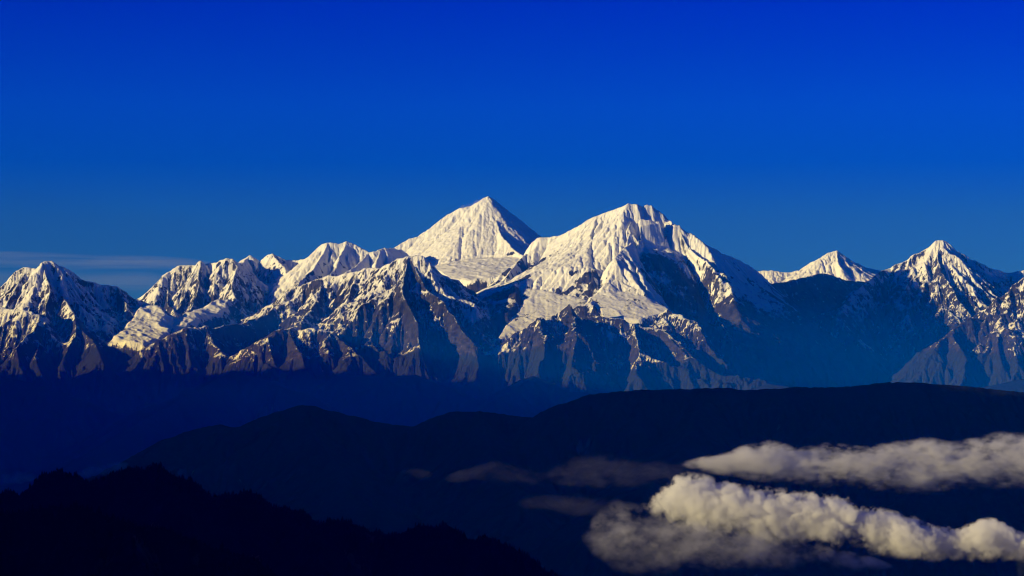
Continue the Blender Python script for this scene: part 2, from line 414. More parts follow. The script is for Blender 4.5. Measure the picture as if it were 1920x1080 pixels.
# G: far right small peak
rd(G_, [(1380, 512, 66), (1425, 508, 66), (1445, 507, 66), (1480, 510, 66), (1500, 505, 66), (1520, 500, 66), (1540, 487, 66), (1555, 472, 66), (1568, 469, 66), (1580, 478, 66), (1600, 490, 66.2), (1615, 500, 66.3), (1640, 505, 66.3), (1670, 512, 66.2), (1720, 520, 66)], 0.6)
rd(G_, [(1568, 469, 66), (1571, 488, 65.4), (1580, 502, 64.9)], 0.8)
rd(G_, [(1540, 487, 66), (1520, 515, 65), (1500, 560, 63.5)], 0.6)
# K: ridge added as G's shaded lower slope, near side turned from the sun
rd(K_, [(1430, 533, 59.4), (1470, 527, 60.3), (1505, 520, 61.1), (1540, 511, 62.0), (1560, 516, 62.5), (1590, 525, 63.1), (1620, 529, 63.7), (1655, 518, 64.4)], 0.8, 0.8)
# H: right mountain
rd(H_, [(1560, 600, 56.10), (1600, 552, 57.60), (1640, 518, 58.60), (1670, 500, 59.00), (1690, 490, 59.10), (1710, 478, 59.20), (1740, 463, 59.20), (1755, 452, 59.20), (1766, 450, 59.20), (1774, 454, 59.20), (1785, 465, 59.10), (1805, 473, 59.10), (1820, 485, 59.20), (1850, 500, 59.40), (1870, 505, 59.50), (1885, 510, 59.60), (1905, 508, 59.60), (1925, 503, 59.60), (1960, 498, 59.60), (2060, 520, 59.60)], 0.85, 0.8)
rd(H_, [(1760, 451, 59.20), (1758, 475, 58.70), (1764, 500, 58.20), (1780, 525, 57.70), (1795, 548, 57.20)], 1.0, 1.0)
rd(H_, [(1785, 465, 59.10), (1788, 490, 58.60), (1800, 520, 58.00), (1815, 550, 57.40)], 1.0)
rd(H_, [(1712, 478, 59.20), (1722, 492, 58.80), (1716, 510, 58.40), (1700, 535, 57.90), (1710, 570, 57.20), (1740, 610, 56.40)], 0.9)
rd(H_, [(1820, 485, 59.20), (1828, 520, 58.50), (1850, 555, 57.80)], 1.0)
rd(J_, [(1690, 740, 49.5), (1730, 690, 50.2), (1755, 650, 50.7), (1785, 620, 51.1), (1820, 592, 51.5), (1850, 575, 51.7), (1870, 550, 51.9), (1900, 530, 52.0), (1930, 512, 52.1), (2000, 490, 52.2), (2080, 520, 52.5)], 0.85)
rd(J_, [(1850, 575, 51.7), (1870, 620, 50.8), (1880, 680, 49.7)], 0.85)
rd(J_, [(1785, 620, 51.1), (1810, 670, 50.0), (1800, 730, 48.9)], 0.85)
rd(J_, [(1510, 602, 55.2), (1545, 584, 55.0), (1580, 602, 54.6), (1600, 640, 53.6), (1625, 668, 52.8)], 0.9)

BOWL = 99
DXF, DXC = 0.018, 0.054
X0, X1, Y0, Y1 = -15.6, 15.6, 43.0, 68.5
fx = np.arange(X0, X1, DXF, dtype=np.float32); fy = np.arange(Y0, Y1, DXF, dtype=np.float32)
cx = np.arange(X0, X1 + DXC, DXC, dtype=np.float32); cyy = np.arange(Y0, Y1 + DXC, DXC, dtype=np.float32)
GLAC = [
    (D_, [(815, 492, 57.6), (860, 494, 57.9), (905, 489, 58.0), (960, 478, 57.8), (985, 485, 57.0), (958, 508, 55.6), (935, 526, 55.2), (880, 528, 55.2), (850, 515, 55.6)], 1.3, F_, 4.0),
    (E_, [(978, 538, 53.2), (1015, 546, 53.0), (1060, 552, 52.6), (1104, 562, 52.2), (1090, 578, 51.7), (1050, 590, 51.2), (1005, 606, 50.7), (975, 625, 50.4), (940, 640, 50.2), (955, 605, 50.9), (985, 570, 52.0)], 1.0, None, 0.7),
    (E_, [(1110, 556, 52.0), (1170, 548, 52.2), (1230, 560, 51.8), (1255, 580, 51.2), (1200, 600, 50.7), (1130, 592, 50.9)], 0.9, None, 0.7),
    (B_, [(275, 568, 53.5), (300, 580, 53.0), (325, 600, 51.6), (300, 635, 50.4), (270, 650, 50.0), (205, 645, 50.2), (235, 605, 51.2)], 0.8, None, 0.7),
    (B_, [(430, 562, 54.6), (420, 575, 54.0), (370, 600, 52.6), (325, 622, 51.4), (310, 615, 51.8), (350, 590, 53.0), (400, 566, 54.4)], 0.8, None, 0.7),
    (E_, [(1198, 408, 54.75), (1238, 410, 54.75), (1246, 426, 54.4), (1200, 432, 54.2)], 1.0, None, 9.0),
    (BOWL, [(1205, 454, 54.35), (1258, 452, 54.6), (1282, 480, 54.5), (1305, 520, 54.0), (1320, 562, 53.3), (1335, 640, 51.7), (1285, 640, 51.7), (1252, 562, 53.0), (1214, 510, 53.6), (1200, 474, 54.05)], 0.9, None, 0.7),
]
ROUGH = np.array([1.0, 1.2, 0.6, 0.10, 0.35, 1.9, 0.4, 0.9, 2.3, 1.8, 0.6], np.float32)
def base_range(X, Y):
    warp = 0.10
    wx = fbm(X, Y, 1.1, 6, 11, gain=0.55) * warp; wy = fbm(X, Y, 1.1, 6, 31, gain=0.55) * warp
    H, O, Dd, S = ridge_field(X, Y, RID, wx=wx, wy=wy)
    SH = np.zeros_like(H)
    for own, poly, k, oo, cv in GLAC:
        if own == BOWL:
            H, Dd, O, BW = shelf(X + wx, Y + wy, H, Dd, O, E_, poly, k, np.zeros_like(H), None, 2.6)
        else:
            H, Dd, O, SH = shelf(X + wx, Y + wy, H, Dd, O, own, poly, k, SH, oo, cv)
    return H, O, Dd, S, SH, BW
CX, CY = np.meshgrid(cx, cyy)
FX, FY = np.meshgrid(fx, fy)
Hc, Oc, Dc, Sc, SHc, _ = base_range(CX, CY)
rough = blur(ROUGH[Oc], 10).astype(np.float32)
def spurs(X, Y, S, Dd, rg, fine):
    """ribs and gullies that run down from the crest, strong here and weak there"""
    mod = np.clip(0.5 + 1.4 * fbm(X, Y, 1.3, 3, 81), 0.05, 1.6)
    mod2 = np.clip(0.5 + 1.6 * fbm(X, Y, 0.7, 2, 84), 0.0, 1.6)
    Sw = S + 0.12 * fbm(X, Y, 0.5, 3, 87)
    a = np.clip(Dd / 0.5, 0, 1)
    h = rg * 0.040 * fbm(X, Y, 0.32, 4, 57, gain=0.6)
    h += a * rg * (0.10 * mod * fbm(Sw, Dd * 0.30 + 5, 0.75, 2, 51, ridged=True) + 0.13 * fbm(X, Y, 1.1, 4, 55, gain=0.55, ridged=True) - 0.05)
    h += np.clip(Dd / 0.1, 0, 1) * np.maximum(rg - 0.4, 0) * 0.034 * fbm(X, Y, 0.34, 4, 167, gain=0.62, ridged=True)
    u, v = X * 0.8 + Y * 0.6, Y * 0.8 - X * 0.6
    h += np.clip(Dd / 0.1, 0, 1) * np.maximum(rg - 0.5, 0) * 0.045 * mod2 * fbm(u * 0.35, v, 0.24, 3, 171, gain=0.6, ridged=True)
    h += np.clip(Dd / 0.18, 0, 1) * (0.15 + 0.85 * np.minimum(rg, 0.8)) * 0.045 * mod2 * fbm(Sw, Dd * 0.25 + 9, 0.30, 2, 61, ridged=True)
    if fine:
        h += np.clip(Dd / 0.07, 0, 1) * 0.013 * (0.3 + mod) * fbm(Sw, Dd * 0.2 + 3, 0.11, 2, 65, ridged=True)
    return h
Hc = Hc + spurs(CX, CY, Sc, Dc, rough, False) * (1 - SHc)
Hc = np.maximum(Hc, -2.4 + 0.02 * fbm(CX, CY, 2.0, 3, 95))
pre = Hc.copy()
Hc, Ac = fluvial(Hc, DXC, 45, 0.016)
ny, nx = len(fy), len(fx)
def up(a):
    """coarse grid to fine grid by position"""
    sy = (fy - Y0) / DXC; sx = (fx - X0) / DXC
    yi = np.clip(sy.astype(int), 0, a.shape[0] - 2); xi = np.clip(sx.astype(int), 0, a.shape[1] - 2)
    gy_ = (sy - yi)[:, None].astype(np.float32); gx_ = (sx - xi)[None, :].astype(np.float32)
    t = a[yi] * (1 - gy_) + a[yi + 1] * gy_
    return (t[:, xi] * (1 - gx_) + t[:, xi + 1] * gx_).astype(np.float32)
Hf, Of, Df, Sf, SHf, BWf = base_range(FX, FY)
Hf = Hf + spurs(FX, FY, Sf, Df, up(rough), True) * (1 - SHf)
Hf = Hf + up((Hc - pre) * blur(np.array([1, 1, 0.8, 0.45, 0.8, 1, 0.8, 1, 1, 1, 1], np.float32)[Oc], 6)) * (0.1 + 0.9 * np.clip(Df / 0.25, 0, 1))
Hf = np.maximum(Hf, -2.4)
ice = Hf + np.where(Of == D_, 0.55, np.where(Of == E_, 0.5, 1.0)) * (0.07 * fbm(FX, FY, 0.8, 3, 151) + 0.045 * fbm(FX + FY * 0.4, FY * 0.7, 0.30, 4, 155, gain=0.6, ridged=True))
Hf = Hf + 0.026 * fbm(FX, FY, 0.20, 4, 101, gain=0.6, ridged=True) * (1 - 0.8 * SHf)
pre_f = Hf
Hf, Af = fluvial(Hf, DXF, 22, 0.03, talus=1.7, amax=1500)
KEEP = up(blur(np.array([1, 1, 0.6, 0.25, 0.65, 1, 0.8, 1, 1, 1, 1], np.float32)[Oc], 6))
Hf = pre_f + (Hf - pre_f) * KEEP
Hf = Hf * (1 - SHf) + ice * SHf
# small scale crags
gy, gx = np.gradient(Hf, DXF)
slope = np.sqrt(gx * gx + gy * gy)
Hf = Hf + (0.012 * fbm(FX, FY, 0.09, 3, 121, ridged=True) * np.clip(slope, 0, 1.2)) * (1 - 0.7 * SHf)
gy, gx = np.gradient(Hf, DXF)
slope = np.sqrt(gx * gx + gy * gy)
sl_s = slope
conc = np.clip((blur(Hf, 12) - Hf) / 0.02, -1, 1)
big = fbm(FX, FY, 2.2, 4, 141)
sbias = up(blur(np.array([0.46, 0.44, 0.6, 0.9, 0.44, 0.34, 0.6, 0.26, 0.40, 0.24, -0.3], np.float32)[Oc], 6))
snow = 0.36 + (Hf - 0.55) * 0.32 + 0.20 * conc - 0.40 * (slope - 0.85) + 0.22 * big + sbias
snow = np.where(Hf > 1.9, snow + (Hf - 1.9) * 0.5, snow)
snow = snow - 0.45 * np.clip(slope - 1.2, 0, 0.6) - 0.55 * blur(BWf, 8) + np.where(Of == E_, 0.9 * np.clip(slope - 1.1, 0, 0.8) - 0.9 * np.clip(1.15 - Hf, 0, 1.2), 0) - np.where(Of == E_, 3.2 * np.clip(fbm(FX, FY * 1.6, 0.8, 5, 191, gain=0.6) + 0.02, 0, 0.5) * np.clip((2.15 - Hf) / 0.5, 0, 1), 0) + 0.28 * fbm(FX + FY * 0.5, FY, 0.5, 3, 181) * np.clip(1.6 - Hf, 0, 1)  # snow is cut in the bowl so its darker colour deepens the shade
snow = np.maximum(snow, SHf * 1.3 - 0.3 + 0.5 * fbm(FX, FY, 0.4, 3, 161))
snow = np.clip(snow, -1, 2)
wood = np.clip(0.5 - (Hf + 0.33 + 0.40 * big) / 0.45, -1, 2)
fades = {'snow': snow, 'wood': wood, 'along': Sf * 1000, 'down': Df * 1000}
own_q = Of[:-1, :-1]
LAB = {
 A_: ('snow_mountain', 'fluted snowy mountain at the left edge with a long shaded right shoulder'),
 B_: ('snow_mountain', 'serrated snowy mountain with a comb of small tops between the left edge mountain and the double top'),
 C_: ('snow_mountain', 'double topped snow dome just left of the highest pyramid peak'),
 D_: ('snow_mountain', 'highest snow peak shaped like a pyramid with bright left face and dark right face'),
 E_: ('snow_mountain', 'broad massive snow mountain right of the pyramid with a huge shaded face'),
 F_: ('rocky_mountain', 'brown rocky mountain streaked with snow standing in front of the pyramid'),
 G_: ('snow_mountain', 'small distant white peak in the gap between the two right mountains'),
 H_: ('snow_mountain', 'snow capped mountain near the right edge with dark wedge below its top'),
 I_: ('rocky_mountain', 'dark craggy buttress below the icefall of the broad snow mountain'),
 K_: ('added_shade_ridge', 'added dark ridge standing in for the shaded foot of the small distant white peak'),
 J_: ('rocky_mountain', 'brown snow dusted ridge rising out of the right edge'),
}
for k_, (nm, lb) in LAB.items():
    s_ = own_q == k_
    if s_.any(): grid_mesh(nm, FX, FY, Hf, M_ALP, s_, fades, lb)

# ------------------------------------------------------------------ forested hills
def hills(name, x0, x1, y0, y1, d, ridges, mat, label, seed, rough=0.12, lam=1.5, warp=0.08, iters=60, K=0.02, canopy=0.0, floor=-2.42, jag=0.02):
    X, Y = np.meshgrid(np.arange(x0, x1, d), np.arange(y0, y1, d))
    wx = fbm(X, Y, lam * 0.5, 4, seed) * warp; wy = fbm(X, Y, lam * 0.5, 4, seed + 9) * warp
    H, O, Dd, S = ridge_field(X, Y, ridges, floor, wx, wy, 8.0)
    a = np.clip(Dd / (lam * 0.6), 0, 1)
    H = H + a * rough * (fbm(X, Y, lam, 4, seed + 20, ridged=True) - 0.1) + jag * fbm(X, Y, lam * 0.2, 4, seed + 30)
    H = np.maximum(H, floor)
    H, A = fluvial(H, d, iters, K)
    gy, gx = np.gradient(H, d)
    cliff = np.sqrt(gx * gx + gy * gy) * 0.5 + 0.6 * fbm(X, Y, lam * 0.5, 3, seed + 60)
    if canopy:
        H = H + canopy * fbm(X, Y, canopy * 4.0, 3, seed + 40, gain=0.6)
    return grid_mesh(name, X, Y, H, mat, attrs={'cliff': cliff}, label=label)

hills('foothills', -14, 14, 35.5, 47.5, 0.045, [
    (0, [(-200, 660, 46.5), (-60, 690, 46.5), (60, 712, 46), (150, 742, 45.5), (230, 775, 45), (290, 800, 44)], 0.5, 0.5),
    (0, [(100, 900, 38), (180, 840, 40), (260, 790, 41.5), (330, 750, 43), (400, 712, 45), (440, 690, 46), (520, 720, 45), (600, 745, 44), (640, 790, 42)], 0.5, 0.5),
    (0, [(640, 700, 47), (720, 702, 46.3), (780, 698, 46.5), (850, 722, 46), (900, 760, 45), (920, 800, 44)], 0.55, 0.55),
    (0, [(1000, 700, 46.8), (960, 730, 46), (900, 760, 45), (870, 800, 43)], 0.5, 0.5),
    (0, [(1060, 730, 46.5), (1160, 735, 46), (1240, 730, 46)], 0.5, 0.5),
    (0, [(1440, 715, 46.5), (1560, 735, 45), (1700, 735, 46), (1840, 722, 46.5), (1960, 700, 47)], 0.5, 0.5),
], M_FOOT, 'blue hazed forested foothills below the snow range', 200, rough=0.22)

hills('forested_ridge', -9, 10, 19, 31, 0.03, [
    (0, [(60, 1000, 25), (140, 940, 26), (210, 880, 27), (240, 852, 27.2), (300, 822, 27.5), (350, 806, 27.8), (415, 790, 28), (430, 795, 28), (447, 797, 28), (480, 781, 28), (520, 766, 28), (560, 755, 28), (590, 758, 28), (620, 767, 28), (680, 780, 28), (740, 793, 28), (780, 796, 28), (810, 780, 28), (850, 768, 28),
         (900, 768, 28), (950, 772, 28), (1010, 778, 28), (1040, 765, 28), (1070, 750, 28), (1110, 735, 28), (1170, 728, 28), (1250, 725, 28), (1330, 722, 28), (1400, 725, 28), (1480, 722, 28), (1540, 720, 28), (1620, 718, 28), (1660, 712, 28), (1720, 713, 28), (1800, 718, 28), (1850, 725, 28), (1920, 732, 28), (2080, 760, 28)], 0.6, 0.5),
    (0, [(560, 755, 28), (620, 850, 26), (680, 940, 24)], 0.5, 0.5),
    (0, [(900, 768, 28), (920, 850, 26), (980, 920, 24.5)], 0.5, 0.5),
    (0, [(1330, 722, 28), (1300, 800, 26.5), (1240, 870, 25), (1200, 930, 23.5)], 0.5, 0.5),
], M_MID, 'long dark forested ridge crossing the whole view in front of the snow range', 300, rough=0.16, canopy=0.012, jag=0.015)

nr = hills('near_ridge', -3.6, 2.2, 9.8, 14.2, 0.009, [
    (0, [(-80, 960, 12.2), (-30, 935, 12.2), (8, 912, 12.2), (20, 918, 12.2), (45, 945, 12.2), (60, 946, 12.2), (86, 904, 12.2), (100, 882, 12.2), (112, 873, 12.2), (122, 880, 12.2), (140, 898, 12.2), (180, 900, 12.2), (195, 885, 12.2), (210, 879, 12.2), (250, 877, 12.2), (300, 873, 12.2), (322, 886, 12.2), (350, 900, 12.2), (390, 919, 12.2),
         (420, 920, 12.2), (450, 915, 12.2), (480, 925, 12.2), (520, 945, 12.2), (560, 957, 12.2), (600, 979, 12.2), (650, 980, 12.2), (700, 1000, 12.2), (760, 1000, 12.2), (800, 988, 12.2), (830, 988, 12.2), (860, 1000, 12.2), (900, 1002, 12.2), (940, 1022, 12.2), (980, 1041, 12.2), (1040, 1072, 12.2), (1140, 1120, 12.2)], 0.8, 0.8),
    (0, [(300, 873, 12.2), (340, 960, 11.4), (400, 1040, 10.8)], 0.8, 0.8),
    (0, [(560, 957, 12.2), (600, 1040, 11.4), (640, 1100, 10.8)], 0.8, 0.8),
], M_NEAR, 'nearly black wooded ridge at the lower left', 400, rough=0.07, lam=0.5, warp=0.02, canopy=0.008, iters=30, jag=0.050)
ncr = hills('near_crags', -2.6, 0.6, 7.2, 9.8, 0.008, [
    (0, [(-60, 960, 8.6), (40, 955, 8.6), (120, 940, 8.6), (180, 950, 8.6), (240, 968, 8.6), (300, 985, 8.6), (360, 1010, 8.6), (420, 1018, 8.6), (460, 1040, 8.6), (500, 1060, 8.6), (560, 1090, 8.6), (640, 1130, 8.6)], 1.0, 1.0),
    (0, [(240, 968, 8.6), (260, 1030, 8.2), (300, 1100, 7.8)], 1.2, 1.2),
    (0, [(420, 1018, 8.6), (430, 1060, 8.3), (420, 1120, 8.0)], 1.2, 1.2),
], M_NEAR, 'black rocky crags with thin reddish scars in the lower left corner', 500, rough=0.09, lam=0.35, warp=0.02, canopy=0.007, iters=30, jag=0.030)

# conifers bristling along the near crests: one mass of small uneven cones
def conifers(name, host, band, count, seed, label):
    me = host.data; n = len(me.vertices)
    co = np.empty(n * 3, np.float32); me.vertices.foreach_get('co', co); co = co.reshape(-1, 3)
    # height of the local skyline per column, seen from the camera
    ang = co[:, 2] / co[:, 1]; colx = np.round(co[:, 0] / co[:, 1] * 900).astype(int); colx -= colx.min()
    top = np.full(colx.max() + 1, -9.0); np.maximum.at(top, colx, ang)
    cand = np.where((ang > top[colx] - band) & (co[:, 2] > -2300))[0]
    rs = np.random.RandomState(seed)
    pick = cand[rs.permutation(len(cand))[:count]]
    p = co[pick] + np.c_[rs.uniform(-5, 5, len(pick)), rs.uniform(-5, 5, len(pick)), np.zeros(len(pick))]
    h = rs.uniform(9, 25, len(pick)) * (0.6 + 0.6 * rs.rand(len(pick))); r = h * rs.uniform(0.20, 0.42, len(pick))
    K = 5
    ang_ = rs.uniform(0, 6.28, (len(pick), 1)) + np.arange(K)[None] * 2 * math.pi / K
    rr = r[:, None] * rs.uniform(0.6, 1.25, (len(pick), K))
    lo = np.stack([p[:, 0, None] + rr * np.cos(ang_), p[:, 1, None] + rr * np.sin(ang_), p[:, 2, None] - 2 + 0 * rr], -1)
    mid = np.stack([p[:, 0, None] + 0.62 * rr * np.cos(ang_ + 0.5), p[:, 1, None] + 0.62 * rr * np.sin(ang_ + 0.5), p[:, 2, None] + h[:, None] * rs.uniform(0.35, 0.6, (len(pick), K))], -1)
    tip = np.c_[p[:, 0] + rs.uniform(-1, 1, len(pick)), p[:, 1], p[:, 2] + h][:, None]
    V = np.concatenate([lo, mid, tip], 1).reshape(-1, 3)
    b = (np.arange(len(pick)) * (2 * K + 1))[:, None]
    F = []
    for k in range(K):
        k2 = (k + 1) % K
        F.append(b + np.array([[k, k2, K + k2]])); F.append(b + np.array([[k, K + k2, K + k]])); F.append(b + np.array([[K + k, K + k2, 2 * K]]))
    F = np.concatenate(F, 0)
    m2 = bpy.data.meshes.new(name)
    m2.vertices.add(len(V)); m2.vertices.foreach_set('co', V.astype(np.float32).ravel())
    m2.loops.add(len(F) * 3); m2.loops.foreach_set('vertex_index', F.astype(np.int32).ravel())
    m2.polygons.add(len(F)); m2.polygons.foreach_set('loop_start', np.arange(0, len(F) * 3, 3, dtype=np.int32)); m2.polygons.foreach_set('loop_total', np.full(len(F), 3, np.int32))
    m2.update(calc_edges=True); m2.materials.append(M_NEAR)
    o = bpy.data.objects.new(name, m2); C.objects.link(o)
    o['kind'] = 'stuff'; o['category'] = 'trees'; o['label'] = label
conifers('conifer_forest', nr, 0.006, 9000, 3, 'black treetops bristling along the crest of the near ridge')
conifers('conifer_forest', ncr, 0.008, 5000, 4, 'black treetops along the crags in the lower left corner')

# unseen mountains added on the left to block the low sun over the valley
hills('sun_blocker', -20, -6.0, 12, 32, 0.08, [
    (0, [(-8.8, 18.8, 2.5, 0), (-9.6, 21.5, 2.7, 0), (-10.4, 24.5, 2.8, 0), (-11.0, 27.0, 2.5, 0)], 1.05, 1.05)],
    M_FOOT, 'unseen mountain added left of the view to shade the forested ridge', 600, rough=0.1)
hills('sun_blocker', -24, -11.0, 28, 56, 0.1, [
    (0, [(-12.6, 30, 1.7, 0), (-13.4, 35, 2.4, 0), (-14.2, 40.5, 2.3, 0), (-14.8, 43.4, 1.6, 0), (-15.2, 45.0, 1.15, 0), (-15.4, 46.2, 0.60, 0), (-15.6, 47.6, 0.95, 0), (-15.8, 48.8, 0.55, 0), (-16.0, 50.2, 0.85, 0), (-16.2, 51.6, 0.45, 0), (-16.5, 54, 0.7, 0)], 0.9, 0.9)],
    M_FOOT, 'unseen ridge added left of the view to shade the foothills', 620, rough=0.05)
hills('sun_blocker', -12, -2.3, -6, 14.5, 0.06, [
    (0, [(-5.6, -3.0, 2.0, 0), (-6.0, 1.5, 2.4, 0), (-6.6, 5.5, 2.4, 0), (-7.3, 9.4, 2.2, 0)], 1.15, 1.15)],
    M_FOOT, 'unseen hill added left of the near ridge to shade it and the air', 640, rough=0.04)

# ------------------------------------------------------------------ haze
def box_mesh(name, lo, hi, mat):
    me = bpy.data.meshes.new(name)
    v = [(x, y, z) for z in (lo[2], hi[2]) for y in (lo[1], hi[1]) for x in (lo[0], hi[0])]
    me.from_pydata([tuple(c * 1000 for c in p) for p in v], [], [(0, 2, 3, 1), (4, 5, 7, 6), (0, 1, 5, 4), (2, 6, 7, 3), (0, 4, 6, 2), (1, 3, 7, 5)])
    me.materials.append(mat)
    o = bpy.data.objects.new(name, me); C.objects.link(o)
    return o
m, t = mat_new('haze')
HAZE_RGB, HAZE_D = (0.0, 0.17, 1.0), 9.0e-6
v = node(t, 'ShaderNodeVolumePrincipled', {'Color': (*HAZE_RGB, 1), 'Density': HAZE_D, 'Absorption Color': (1, 1, 1, 1), 'Anisotropy': 0.0})
node(t, 'ShaderNodeOutputMaterial', {'Volume': v.outputs[0]})
hz = box_mesh('haze', (-38, -16, -2.47), (38, 78, 4.3), m)
hz['kind'] = 'stuff'; hz['label'] = 'thin blue haze in the air between the camera and the far mountains'; hz['category'] = 'haze'

m, t = mat_new('valley mist')
v = node(t, 'ShaderNodeVolumePrincipled', {'Color': (0.0, 0.125, 1.0, 1), 'Density': 3.2e-5, 'Absorption Color': (1, 1, 1, 1)})
node(t, 'ShaderNodeOutputMaterial', {'Volume': v.outputs[0]})
vm = box_mesh('valley_mist', (-30, 28.5, -2.46), (30, 52.5, -0.30), m)
for vv in vm.data.vertices:          # the top of the mist rises towards the range
    if vv.co.z > -1000: vv.co.z = -950.0 if vv.co.y < 40000 else 900.0
vm['kind'] = 'stuff'; vm['label'] = 'blue mist lying in the deep valleys under the snow range'; vm['category'] = 'mist'

# ------------------------------------------------------------------ clouds
def curve_(t, fac, ys):
    n = t.nodes.new('ShaderNodeFloatCurve')
    c = n.mapping.curves[0]
    for i, v in enumerate(ys):
        x = i / (len(ys) - 1)
        if i == 0: c.points[0].location = (0, v)
        elif i == len(ys) - 1: c.points[-1].location = (1, v)
        else: c.points.new(x, v)
    n.mapping.update()
    t.links.new(fac, n.inputs['Value'])
    return n.outputs[0]

def cloud(name, cat, label, stations, D, wy, dens, puff=160.0, amp=1.5, seed=0.0, color=(0.96, 0.96, 0.97), aniso=0.25, step=0.2, group='clouds over the valley', sharp=3.0, stretch=(1, 1, 1), base_soft=0.0, scale=1.04, fine=1.3, cut=0.55, grow=1.28):
    """stations: (px, top py, bottom py[, D[, half depth km]])"""
    st = []
    for q in stations:
        d_ = q[3] if len(q) > 3 else D; wd = q[4] if len(q) > 4 else wy
        a = P(q[0], q[1], d_); b = P(q[0], q[2], d_)
        st.append((a[0], d_, (a[2] + b[2]) / 2, max((a[2] - b[2]) / 2, 0.004) * grow, wd * 1.15))
    st = np.array(st) * 1000.0
    n = max(13, min(33, len(st) * 4))
    xs = np.linspace(st[0, 0], st[-1, 0], n)
    Sx = [np.interp(xs, st[:, 0], st[:, i]) for i in range(1, 5)]      # yc zc hz wy
    # mesh hull
    M = 20
    vs, fs = [], []
    rr = random.Random(int(seed * 10) + 5)
    for i in range(n):
        for k in range(M):
            a = 2 * math.pi * k / M
            f = scale * (1 + 0.04 * rr.uniform(-1, 1))
            vs.append((xs[i], Sx[0][i] + f * Sx[3][i] * math.cos(a), Sx[1][i] + f * Sx[2][i] * math.sin(a)))
    for i in range(n - 1):
        for k in range(M):
            fs.append((i * M + k, i * M + (k + 1) % M, (i + 1) * M + (k + 1) % M, (i + 1) * M + k))
    fs.append(tuple(range(M))[::-1]); fs.append(tuple((n - 1) * M + k for k in range(M)))
    me = bpy.data.meshes.new(name); me.from_pydata(vs, [], fs); me.update()
    o = bpy.data.objects.new(name, me); C.objects.link(o)
    o['label'] = label; o['category'] = cat
    if group: o['group'] = group
    m, t = mat_new(name)
    pos = node(t, 'ShaderNodeNewGeometry').outputs['Position']
    sp = node(t, 'ShaderNodeSeparateXYZ', {0: pos})
    x, y, z = sp.outputs
    u = math_(t, 'DIVIDE', math_(t, 'SUBTRACT', x, float(xs[0])), float(xs[-1] - xs[0]), clamp=True)
    def prof(v):
        lo, hi = float(v.min()), float(v.max())
        if hi - lo < 1e-3: return lo
        return math_(t, 'MULTIPLY_ADD', curve_(t, u, (v - lo) / (hi - lo)), hi - lo, lo)
    yc, zc, hz_, wd = [prof(v) for v in Sx]
    a = math_(t, 'DIVIDE', math_(t, 'SUBTRACT', z, zc), hz_)
    b = math_(t, 'DIVIDE', math_(t, 'SUBTRACT', y, yc), wd)
    ends = math_(t, 'POWER', math_(t, 'ABSOLUTE', math_(t, 'MULTIPLY_ADD', u, 2.0, -1.0)), 10.0)
    e = math_(t, 'SUBTRACT', 1.0, math_(t, 'ADD', math_(t, 'MULTIPLY', a, a), math_(t, 'MULTIPLY', b, b)))
    e = math_(t, 'SUBTRACT', e, ends)
    mp = node(t, 'ShaderNodeMapping', {'Vector': pos, 'Scale': stretch, 'Location': (seed * 1000, 0, 0)})
    n1 = noise_(t, mp.outputs[0], 1 / (puff * 3.0), 1, 0.5)
    n2 = noise_(t, mp.outputs[0], 1 / (puff * 1.3), 0, 0.5, 0.5)
    n4 = noise_(t, mp.outputs[0], 1 / (puff * 0.55), 0, 0.5, 0.5)
    n3 = noise_(t, mp.outputs[0], 1 / (puff * 0.5), 6, 0.66, 0.4)
    nn = math_(t, 'MULTIPLY', math_(t, 'SUBTRACT', n1, 0.5), 1.5)
    nn = math_(t, 'ADD', nn, math_(t, 'MULTIPLY', math_(t, 'SUBTRACT', math_(t, 'ABSOLUTE', math_(t, 'MULTIPLY_ADD', n2, 2.0, -1.0)), 0.2), 0.8))
    nn = math_(t, 'ADD', nn, math_(t, 'MULTIPLY', math_(t, 'SUBTRACT', math_(t, 'ABSOLUTE', math_(t, 'MULTIPLY_ADD', n4, 2.0, -1.0)), 0.2), 0.5))
    nn = math_(t, 'ADD', nn, math_(t, 'MULTIPLY', math_(t, 'SUBTRACT', n3, 0.5), fine))
    d = math_(t, 'MULTIPLY', math_(t, 'MULTIPLY_ADD', nn, amp, math_(t, 'SUBTRACT', e, cut)), sharp, clamp=True)
    d = math_(t, 'MULTIPLY', d, smooth_(t, e, -0.06, 0.42))
    if base_soft:
        d = math_(t, 'MULTIPLY', d, math_(t, 'MULTIPLY_ADD', smooth_(t, math_(t, 'MULTIPLY_ADD', nn, 0.6, a), -0.8, 1.0), base_soft, 1 - base_soft))
    d = math_(t, 'MULTIPLY', d, dens)
    v = node(t, 'ShaderNodeVolumePrincipled', {'Color': (*color, 1), 'Density': d, 'Anisotropy': aniso})
    v.inputs['Density Attribute'].default_value = ''
    node(t, 'ShaderNodeOutputMaterial', {'Volume': v.outputs[0]})
    m.cycles.volume_step_rate = step
    me.materials.append(m)
    return o

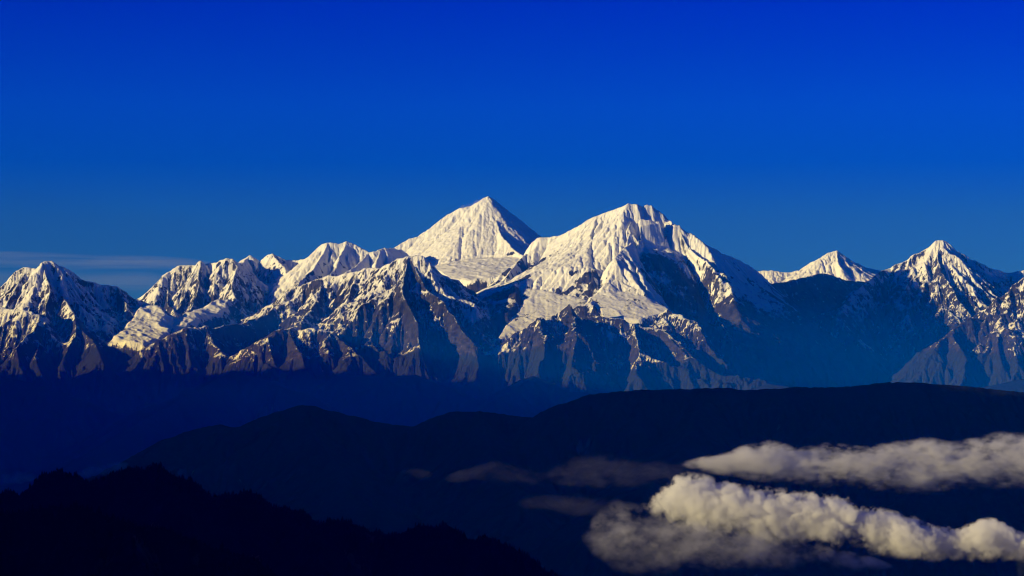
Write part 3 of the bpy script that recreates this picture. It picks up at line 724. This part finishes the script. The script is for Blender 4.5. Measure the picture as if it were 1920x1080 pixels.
cloud('cloud', 'cloud', 'bright cream billowing cloud bank in the lower right, the sunniest of the clouds',
      [(1196, 934, 966), (1222, 916, 980), (1250, 896, 990), (1278, 884, 998), (1310, 890, 1002), (1350, 904, 1008), (1400, 914, 1010), (1440, 916, 1015), (1500, 922, 1020), (1545, 926, 1026), (1580, 930, 1032), (1620, 948, 1038), (1680, 962, 1044),
       (1740, 978, 1050), (1790, 990, 1052), (1820, 984, 1052), (1855, 974, 1052), (1880, 978, 1050), (1905, 994, 1052), (1960, 1008, 1062), (2040, 1030, 1070)], 16.6, 0.26, 0.028, puff=105, grow=1.14, seed=1.3, base_soft=0.93, amp=1.5, cut=0.42, sharp=1.8, fine=1.6, color=(0.995, 0.995, 0.995), aniso=0.05)
cloud('cloud', 'cloud', 'long flat topped white cloud bank running out at the right edge above the others',
      [(1270, 860, 884), (1325, 852, 890), (1370, 845, 894), (1400, 831, 900), (1440, 828, 906), (1500, 839, 910), (1560, 831, 914), (1620, 837, 920), (1690, 829, 922), (1740, 825, 924), (1790, 832, 922), (1840, 819, 918), (1880, 812, 916), (1940, 815, 918), (2000, 820, 922), (2060, 850, 915)], 19.3, 0.30, 0.013, puff=100, grow=1.12, seed=4.6, base_soft=0.985, amp=1.9, sharp=1.3, stretch=(0.5, 1, 1), fine=2.0, cut=0.45)
cloud('cloud', 'cloud', 'ragged grey cloud spilling below the brightest cloud bank',
      [(1085, 1000, 1030), (1120, 950, 1050), (1160, 946, 1062), (1210, 958, 1066), (1260, 975, 1068), (1320, 985, 1068), (1380, 1005, 1068), (1430, 1000, 1068), (1480, 1008, 1070), (1560, 1030, 1072), (1640, 1045, 1070), (1680, 1055, 1066)], 15.8, 0.28, 0.0036, puff=110, seed=7.7, base_soft=0.8, amp=1.9, sharp=1.2, stretch=(0.7, 1, 1), fine=1.8, cut=0.5)
cloud('cloud', 'cloud', 'thin dusky cloud puff left of the long flat topped bank',
      [(1000, 890, 900), (1040, 872, 906), (1080, 860, 915), (1130, 854, 918), (1180, 860, 912), (1230, 865, 905), (1290, 868, 895)], 19.0, 0.30, 0.00042, puff=140, seed=9.2, amp=2.4, cut=0.6, sharp=0.9, fine=2.2, stretch=(0.45, 1, 1))
cloud('cloud', 'cloud', 'faint wisp of cloud trailing left of the ragged grey cloud',
      [(960, 936, 950), (1030, 930, 960), (1080, 926, 968), (1120, 932, 970), (1180, 945, 970)], 16.5, 0.25, 0.0003, puff=130, seed=11.2, amp=2.6, cut=0.75, sharp=0.9, fine=1.8, stretch=(0.4, 1, 1))
cloud('cloud', 'cloud', 'tiny faint cloud scrap low on the middle of the long dark ridge',
      [(740, 888, 894), (760, 880, 900), (785, 878, 900), (812, 886, 896)], 20.5, 0.2, 0.0002, sharp=1.0, puff=90, seed=12.2, amp=2.2, cut=0.7, fine=1.8, stretch=(0.5, 1, 1))
cloud('cloud', 'cloud', 'small dim cloud wisp on the ridge between the tiny scrap and the dusky puff',
      [(830, 890, 904), (890, 876, 904), (930, 866, 906), (970, 878, 914), (1030, 886, 906)], 20.5, 0.25, 0.00022, sharp=1.0, puff=110, seed=13.2, amp=2.4, cut=0.75, fine=1.8, stretch=(0.4, 1, 1))
cloud('cloud', 'cloud', 'dim cloud patch at the left edge above the near black ridge',
      [(-40, 892, 908), (-5, 886, 910), (30, 886, 910), (55, 888, 906), (75, 896, 904)], 24.0, 0.3, 0.0020, sharp=1.0, puff=90, seed=15.2, amp=1.7)
cloud('cloud', 'cloud', 'dim cloud wisp tucked behind the top of the near black ridge',
      [(140, 886, 894), (170, 876, 896), (200, 870, 892), (225, 866, 884), (240, 868, 878)], 24.0, 0.3, 0.0020, sharp=1.0, puff=90, seed=17.2, amp=1.7)
cloud('cirrus_cloud', 'cloud', 'long pale streak of high cloud in the sky above the left mountain',
      [(-160, 470, 496), (-60, 468, 498), (40, 470, 502), (140, 476, 506), (240, 480, 508), (330, 484, 506), (420, 490, 502)], 170.0, 6.0, 0.000035, puff=1500, seed=19.2, amp=1.8, stretch=(0.10, 0.10, 2.2), group=None, step=0.5, sharp=0.8, cut=0.3, fine=1.6)
cloud('cirrus_cloud', 'cloud', 'faint lower veil of high cloud low between the two left mountains',
      [(-160, 505, 560), (-40, 508, 560), (60, 508, 560), (180, 508, 560), (280, 510, 560), (330, 520, 555), (360, 530, 545)], 170.0, 6.0, 0.00002, puff=1800, seed=23.2, amp=1.2, stretch=(0.12, 0.12, 1.6), group=None, step=0.5, sharp=1.0)
cloud('snow_plume', 'snow plume', 'wisp of wind blown snow trailing left from the highest summit',
      [(862, 386, 392), (875, 380, 389), (888, 376, 386), (900, 371, 380), (912, 368, 374), (918, 368, 372)], 60.0, 0.06, 0.004, puff=60, seed=29.2, amp=1.4, group=None, sharp=1.0)
cy.volume_max_steps = 256
